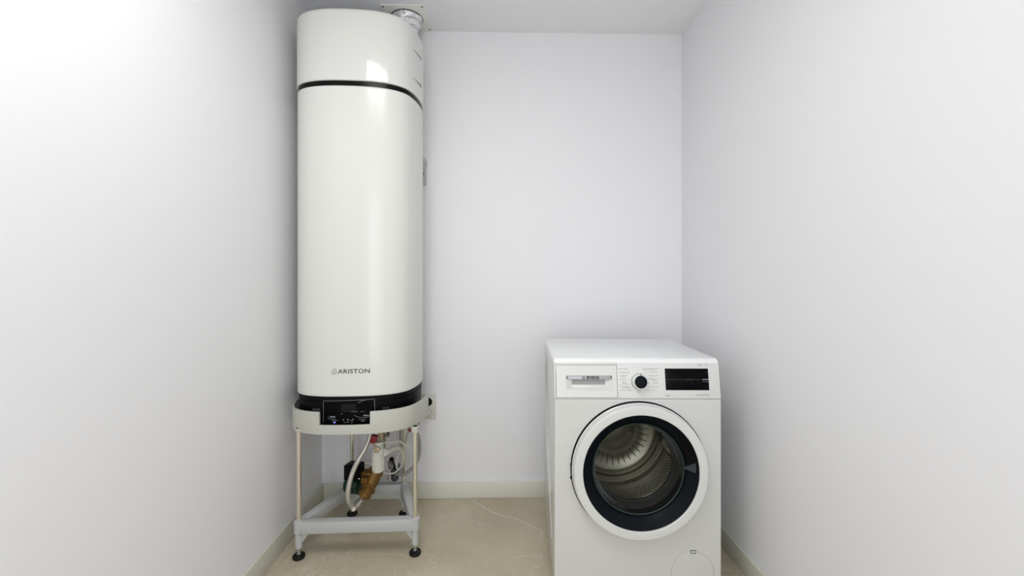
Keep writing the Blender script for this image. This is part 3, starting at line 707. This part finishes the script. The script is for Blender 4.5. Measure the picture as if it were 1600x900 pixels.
# tilted control panel
TA = math.atan(.0215 / .127)
def PL(x, s, d=0.0):                           # x along, s up the slope from z .7075, d proud of it
    return Vector((x, math.sin(TA) * s - math.cos(TA) * d, .7075 + math.cos(TA) * s + math.sin(TA) * d))
def pbox(x0, x1, s0, s1, d0, d1, bev=0.0, seg=2):
    b = B(x0, x1, -d1, -d0, s0, s1, bev=bev, seg=seg)
    for v in b.verts: v.co = PL(v.co.x, v.co.z, -v.co.y)
    return b
def pixp(px, py):                              # pixel -> (x, s) on the tilted panel
    a = (px - CX) / F; b = (HY - py) / F; d = Vector((a * cs + sn, cs - a * sn, b)); o = Vector((0, 0, CAMH))
    Wi = pm(wm).inverted(); o = Wi @ o; d = Wi.to_3x3() @ d; p0 = PL(0, 0); nn = Vector((0, -math.cos(TA), math.sin(TA)))
    t_ = (p0 - o).dot(nn) / d.dot(nn); q = o + d * t_
    return q.x, (q - p0).dot(Vector((0, math.sin(TA), math.cos(TA))))
dx0, ds1 = pixp(868.8, 570.3); dx1, ds0 = pixp(965, 621.3)
SH = .1285
hw0, hs1 = pixp(886.5, 587.3); hw1, hs0 = pixp(954.5, 593); hb0, hbs = pixp(897, 605); hb1, _ = pixp(943.5, 605)
bm = bmesh.new()                               # panel frame around the drawer
merge(bm, pbox(dx1 + .0012, W, 0, SH, -.02, 0, bev=.003)); merge(bm, pbox(0, dx0 - .0012, 0, SH, -.02, 0, bev=.0018))
merge(bm, pbox(dx0 - .0015, dx1 + .002, ds1 + .0012, SH, -.02, 0, bev=.0006)); merge(bm, pbox(dx0 - .0015, dx1 + .002, 0, ds0 - .0012, -.02, 0, bev=.0006))
panel = finish('control_panel', bm, M['wmface'], wm)
finish('drawer_gap', pbox(dx0 - .004, dx1 + .004, ds0 - .004, ds1 + .004, -.019, -.009), M['groove'], panel)
# detergent drawer: rim around a recessed grip
bm = bmesh.new()
g0x, g1x = hw0 - .004, hw1 + .004; g0s = pixp(0 + 900, 609)[1]; g1s = hs1 + .0005
merge(bm, pbox(dx0, g0x, ds0, ds1, -.009, .0012, bev=.0008)); merge(bm, pbox(g1x, dx1, ds0, ds1, -.009, .0012, bev=.0008))
merge(bm, pbox(g0x - .001, g1x + .001, g1s, ds1, -.009, .0012, bev=.0008)); merge(bm, pbox(g0x - .001, g1x + .001, ds0, g0s, -.009, .0012, bev=.0008))
# sloping walls of the recess (funnel)
def P4(x, s, d): return bm.verts.new(PL(x, s, d))
o = [(g0x, g0s), (g1x, g0s), (g1x, g1s - .012), (g0x, g1s - .012)]; i_ = [(hb0, hbs), (hb1, hbs), (hb1, g1s - .012), (hb0, g1s - .012)]
ov = [P4(x, s, .0010) for x, s in o]; iv = [P4(x, s, -.012) for x, s in i_]
bm.faces.new([ov[0], ov[1], iv[1], iv[0]]); bm.faces.new([ov[1], ov[2], iv[2], iv[1]]); bm.faces.new([ov[3], ov[0], iv[0], iv[3]])
drawer = finish('detergent_drawer', bm, M['wmface'], wm, smooth=20)
finish('grip_recess', pbox(hb0 - .004, hb1 + .004, hbs - .004, g1s, -.022, -.018), M['slot2'], drawer, label='recess behind the drawer grip with its shade painted grey')  # recess back coloured dark grey to give the shading under the grip
finish('grip_ledge', pbox(hb0 - .007, hb1 + .007, hbs - .004, hbs + .0085, -.019, -.006, bev=.0006), M['wmface'], drawer)
strip = finish('grip_strip', pbox(hw0, hw1, hs0, hs1, -.002, .0008, bev=.0004), M['silver'], drawer, label='silver strip of the drawer grip')
mid_s = (hs0 + hs1) / 2
def onpanel(x0, s0, d): return lambda x, y, z: PL(x0 + x, s0 + y, d + z)
bx, _ = pixp(916.3, 590); bm = text_bm('BOSCH', .0135, onpanel(bx, mid_s, .0011), bold=.0009, xs=1.0)
ix, _ = pixp(911.6, 590); cpt = PL(ix, mid_s, .001)
nrm = Vector((0, -math.cos(TA), math.sin(TA)))
lathe(bm, [(.0042, 0), (.0054, 0), (.0054, .0005), (.0042, .0005), (.0042, 0)], cpt, nrm, 28)
merge(bm, pbox(ix - .0024, ix - .0013, mid_s - .0033, mid_s + .0033, .0008, .0015)); merge(bm, pbox(ix + .0013, ix + .0024, mid_s - .0033, mid_s + .0033, .0008, .0015)); merge(bm, pbox(ix - .0024, ix + .0024, mid_s - .0005, mid_s + .0005, .0008, .0015))
finish('lettering', bm, M['ink'], strip.parent and drawer, smooth=0)
# programme dial
kx, ks = pixp(999, 596.5)
kc = PL(kx, ks, 0)
dial = finish('programme_dial', lathe(bmesh.new(), [(.0285, 0), (.0285, .003), (.0272, .018), (.0255, .0215), (.0232, .022), (.0222, .0205), (0, .0205)], kc, nrm, 64), M['wmface'], wm)
finish('dial_face', lathe(bmesh.new(), [(0, 0), (.0222, 0), (.0219, .0015), (.02, .002), (0, .002)], kc + nrm * .0203, nrm, 48), M['navy'], dial, label='black face of the dial')
finish('dial_pointer', box(bmesh.new(), -.0011, .0011, -.0235, -.0195, .0215, .0280, mtx=Matrix.Translation(kc) @ Matrix.Rotation(-TA, 4, 'X')), M['ink'], dial)
finish('dial_gap', lathe(bmesh.new(), [(.0285, .0003), (.0300, .0003), (.0300, .0006), (.0285, .0006)], kc, nrm, 64), M['groove'], dial)
# display
ax0, as1 = pixp(1038.5, 575.8); ax1, _ = pixp(1105.8, 575.2); _, as0 = pixp(1072, 609.7)
disp = finish('touch_display', pbox(ax0, ax1, as0, as1, -.001, .0009, bev=.0004), M['panelblack'], wm, label='black glass touch display')
hgt_ = as1 - as0; wd_ = ax1 - ax0
for k, s in enumerate(('Temp. °C', 'Centrifug.', 'Fin en', 'SpeedPerfect', 'Prelavado', 'Extras')):
    finish('display_lettering', text_bm(s, .0056, onpanel(ax0 + wd_ * (.075 + .137 * k), as0 + hgt_ * .49, .0010), align='CENTER'), M['markdim'], disp, smooth=0)
    finish('display_symbol', text_bm('o*o=oa'[k], .006, onpanel(ax0 + wd_ * (.075 + .137 * k), as0 + hgt_ * .38, .0010), align='CENTER'), M['markdim'], disp, smooth=0)
bm = pbox(ax1 - .0235, ax1 - .0008, as0 + hgt_ * .47, as0 + hgt_ * .52, .0008, .0013); merge(bm, text_bm('Inicio/Pausa', .0048, onpanel(ax1 - .0225, as0 + hgt_ * .395, .0010)))
merge(bm, pbox(ax1 - .009, ax1 - .0075, as0 + hgt_ * .82, as0 + hgt_ * .845, .0008, .0013))
finish('start_button', bm, M['mark'], disp, smooth=0)['kind'] = 'stuff'
def pt(s, px, py, size=.0062, align='LEFT', m='inkfaint'):
    x, sv = pixp(px, py); finish('lettering', text_bm(s, size, onpanel(x, sv, .0003), align=align), M[m], panel, smooth=0)
for s, px, py in (('Mix rápido', 969, 576.6), ('Higiene Plus', 970, 581.7), ('Camisas', 971, 586.3), ('Blusas', 971, 589), ('Sport', 971.5, 593), ('Rápido', 971.5, 597.3), ('15/30 min', 972, 600), ('Desaguar', 972, 603.4), ('Centrifugar', 972, 606), ('Limp. tambor', 972.5, 609.3)): pt(s, px, py)
for s, px, py in (('Algodón/Algodón', 1023, 576.7), ('Eco 40-60', 1026, 581.4), ('Sintéticos', 1024, 587.2), ('Delicado/', 1024, 591.7), ('Seda', 1024, 594.2), ('Lana', 1025, 598.3), ('Mix', 1023, 604), ('+', 1028, 609.3)): pt(s, px, py, align='RIGHT')
bm = bmesh.new()
pt('Serie', 1090.5, 570.2, .0075, m='mark'); pt('4', 1103.3, 570.3, .0085, m='mark'); pt('8 kg', 1040.5, 618, .0078, m='mark'); pt('EcoSilence Drive', 1108.5, 617.3, .0068, 'RIGHT', 'mark')
for px, py in ((969, 587), (969, 593), (969.2, 600.5), (969.5, 604.5), (969.5, 609.5), (967.5, 576.7), (967.5, 581.8), (1025.3, 576.5), (1026, 587), (1026.5, 593), (1027, 598.3), (1014, 598.3), (1026.5, 604)):
    x, sv = pixp(px, py); merge(bm, pbox(x - .0015, x + .0015, sv - .0015, sv + .0015, 0, .0004))
for (p0, q0, p1) in ((983.5, 604.5, 988), (986, 609.3, 992), (1008.5, 604.5, 1015), (1004, 609.5, 1024), (1006, 581.5, 1013), (978, 593.5, 983)):
    x, sv = pixp(p0, q0); x2, _ = pixp(p1, q0); merge(bm, pbox(x, x2, sv - .0002, sv + .0002, 0, .0004))
pt('FIN', 998.5, 612.5, .0075, 'CENTER', 'mark')
finish('programme_symbols', bm, M['mark'], panel, smooth=0)['kind'] = 'stuff'
finish('panel_seam', B(.002, W - .002, .004, .012, .7050, .7080), M['groove'], wm)

# door
DC = Vector((DX, 0, DZ)); FW = (0, -1, 0)
door = finish('door_ring', lathe(bmesh.new(), [(.200, .006), (.240, .006), (.2408, .010), (.2385, .012), (.2365, .035), (.2362, .0365), (.2345, .0388), (.2325, .0395), (.2315, .0396), (.2080, .0402), (.2065, .0400), (.2048, .0385), (.2040, .034), (.2035, .02)], DC, FW, 128), M['wmring'], wm, label='wide glossy white door ring')
finish('door_gap', lathe(bmesh.new(), [(.18, .0005), (.2445, .0005), (.2445, .0016), (.2405, .0070), (.18, .0070)], DC, FW, 128), M['gap'], door, label='dark gap behind the door ring')
finish('inner_ring', lathe(bmesh.new(), [(.2050, .02), (.2050, .0345), (.2022, .0365), (.1995, .0335), (.190, .026), (.172, .012), (.1655, .002), (.1640, -.012), (.170, -.014)], DC, FW, 128), M['navy'], door, label='blue black inner door ring')
glass = finish('glass_bowl', lathe(bmesh.new(), [(.1640, .000), (.1625, -.012), (.158, -.045), (.150, -.070), (.130, -.088), (.09, -.098), (.04, -.102), (0, -.103)], DC, FW, 96), M['glass'], door, smooth=80, label='clear glass bowl of the door')
finish('glass_edge', lathe(bmesh.new(), [(.1655, .001), (.1640, .0028), (.1620, .0022), (.1610, -.002), (.1640, -.004)], DC, FW, 128), M['glassrim'], glass, label='greenish polished glass edge')
# black patch painting the shade of the handle pocket, right of the inner ring
hb = bmesh.new()
def dp(r, a, d): return hb.verts.new(DC + Vector((math.cos(a) * r, -d, math.sin(a) * r)))
RP = [(.2005, .0350), (.1995, .0335), (.190, .026), (.172, .012), (.1668, .0035)]
rows = []
for i in range(13):
    k = i / 12; a = math.radians(6 + 50 * k); rmin = .1668 + (.1995 - .1668) * k ** 2.2
    rr = [.2005 + (rmin - .2005) * q / 8 for q in range(9)]; row = []
    for r_ in rr:
        for p, q in zip(RP[:-1], RP[1:]):
            if q[0] <= r_ <= p[0] + 1e-9:
                dd = q[1] + (p[1] - q[1]) * (r_ - q[0]) / (p[0] - q[0]); break
        row.append(dp(r_, a, dd + .0009))
    rows.append(row)
for p, q in zip(rows[:-1], rows[1:]):
    for i in range(8): hb.faces.new([p[i], p[i + 1], q[i + 1], q[i]])
finish('handle_pocket_shade', hb, M['gap'], door, label='black patch painted as the shade in the door handle hollow')
hb = bmesh.new(); v3 = [dp(.1965, math.radians(10.6), .0335), dp(.1580, math.radians(2.2), .0060), dp(.1935, math.radians(-.2), .0325)]; v4 = [hb.verts.new(v.co + Vector((0, .008, 0))) for v in v3]
hb.faces.new(v3); hb.faces.new(v4[::-1])
for i in range(3): hb.faces.new([v3[i], v3[(i + 1) % 3], v4[(i + 1) % 3], v4[i]])
finish('handle_flap', hb, M['navy2'], door, smooth=0, label='slate triangular handle flap')
for dz in (.012, -.035):
    hb = cyl(bmesh.new(), (DX - .2425, -.002, DZ + dz), (DX - .2425, -.002, DZ + dz + .008), .003)
    finish('hinge', hb, M['gap'], door)
# gasket and drum
finish('door_gasket', lathe(bmesh.new(), [(.185, -.018), (.178, -.004), (.171, -.008), (.168, -.03), (.176, -.045), (.176, -.058), (.172, -.062), (.150, -.068), (.149, -.074), (.151, -.084)], DC, FW, 96), M['gasket'], wm)
drum = finish('drum', lathe(bmesh.new(), [(.238, -.085), (.238, -.40)], DC, FW, 128, uv=True), M['drum'], wm, smooth=60)
finish('drum_lip', lathe(bmesh.new(), [(.151, -.086), (.154, -.082), (.20, -.080), (.232, -.082), (.238, -.088)], DC, FW, 96), M['steel'], drum)
finish('drum_back', lathe(bmesh.new(), [(.238, -.395), (.228, -.398), (.222, -.392), (.212, -.392), (.206, -.401), (.196, -.401), (.190, -.393), (.176, -.393), (.16, -.405), (.10, -.408), (.09, -.402), (.05, -.398), (0, -.396)], DC, FW, 96), M['steel'], drum)
for k in range(36):                             # raised rays pressed into the drum's back
    a = 2 * PI * k / 36
    c = DC + Vector((math.cos(a) * .142, .4045, math.sin(a) * .142))
    finish('pressed_rib', B(-.026, .026, -.0020, .003, -.0020, .0020, bev=.0012, seg=1, mtx=Matrix.Translation(c) @ Matrix.Rotation(-a, 4, 'Y')), M['steel'], drum)
for k in range(3):
    a = 2 * PI * k / 3 + 1.9
    b_ = bmesh.new(); vv = []
    for y, hh in ((.10, .012), (.13, .042), (.33, .042), (.385, .012)):
        row = []
        for wv, r in ((-.030, .237), (-.016, .237 - hh * .8), (0, .237 - hh), (.016, .237 - hh * .8), (.030, .237)):
            aa = a + wv / .237; row.append(b_.verts.new(DC + Vector((math.cos(aa) * r, y, math.sin(aa) * r))))
        vv.append(row)
    for p, q in zip(vv[:-1], vv[1:]):
        for i in range(4): b_.faces.new([p[i], p[i + 1], q[i + 1], q[i]])
    b_.faces.new(vv[0]); b_.faces.new(vv[-1][::-1])
    finish('drum_paddle', b_, M['steel'], drum, smooth=60)
# filter cover, lower right
fx, fz = (1081 - CX) / F * 1.54 - .153 + .001, CAMH - (893 - HY) / F * 1.54
FC = Vector((fx, 0, fz))
cov = finish('filter_cover', lathe(bmesh.new(), [(.0755, -.001), (.0755, .0004), (.0745, .0010), (0, .0012)], FC, FW, 96), M['wm'], wm, smooth=8)
finish('cover_seam', lathe(bmesh.new(), [(.0755, .0002), (.0764, .0002), (.0764, .0005), (.0755, .0005)], FC, FW, 96), M['groove'], cov)
bm = bmesh.new(); lx, lz = fx + .002, fz + .0745
for a in ((-.0095, .0095, .003, .0050), (-.0095, .0095, -.0060, -.0035), (-.0095, -.0078, -.0035, .003), (.0078, .0095, -.0035, .003)): box(bm, lx + a[0], lx + a[1], -.0019, 0, lz + a[2], lz + a[3])
finish('cover_latch', bm, M['ink'], cov, smooth=0, label='small dark framed latch slot')
finish('latch_tongue', B(lx - .0078, lx + .0078, -.0016, 0, lz - .0035, lz + .003), M['wmface'], cov)
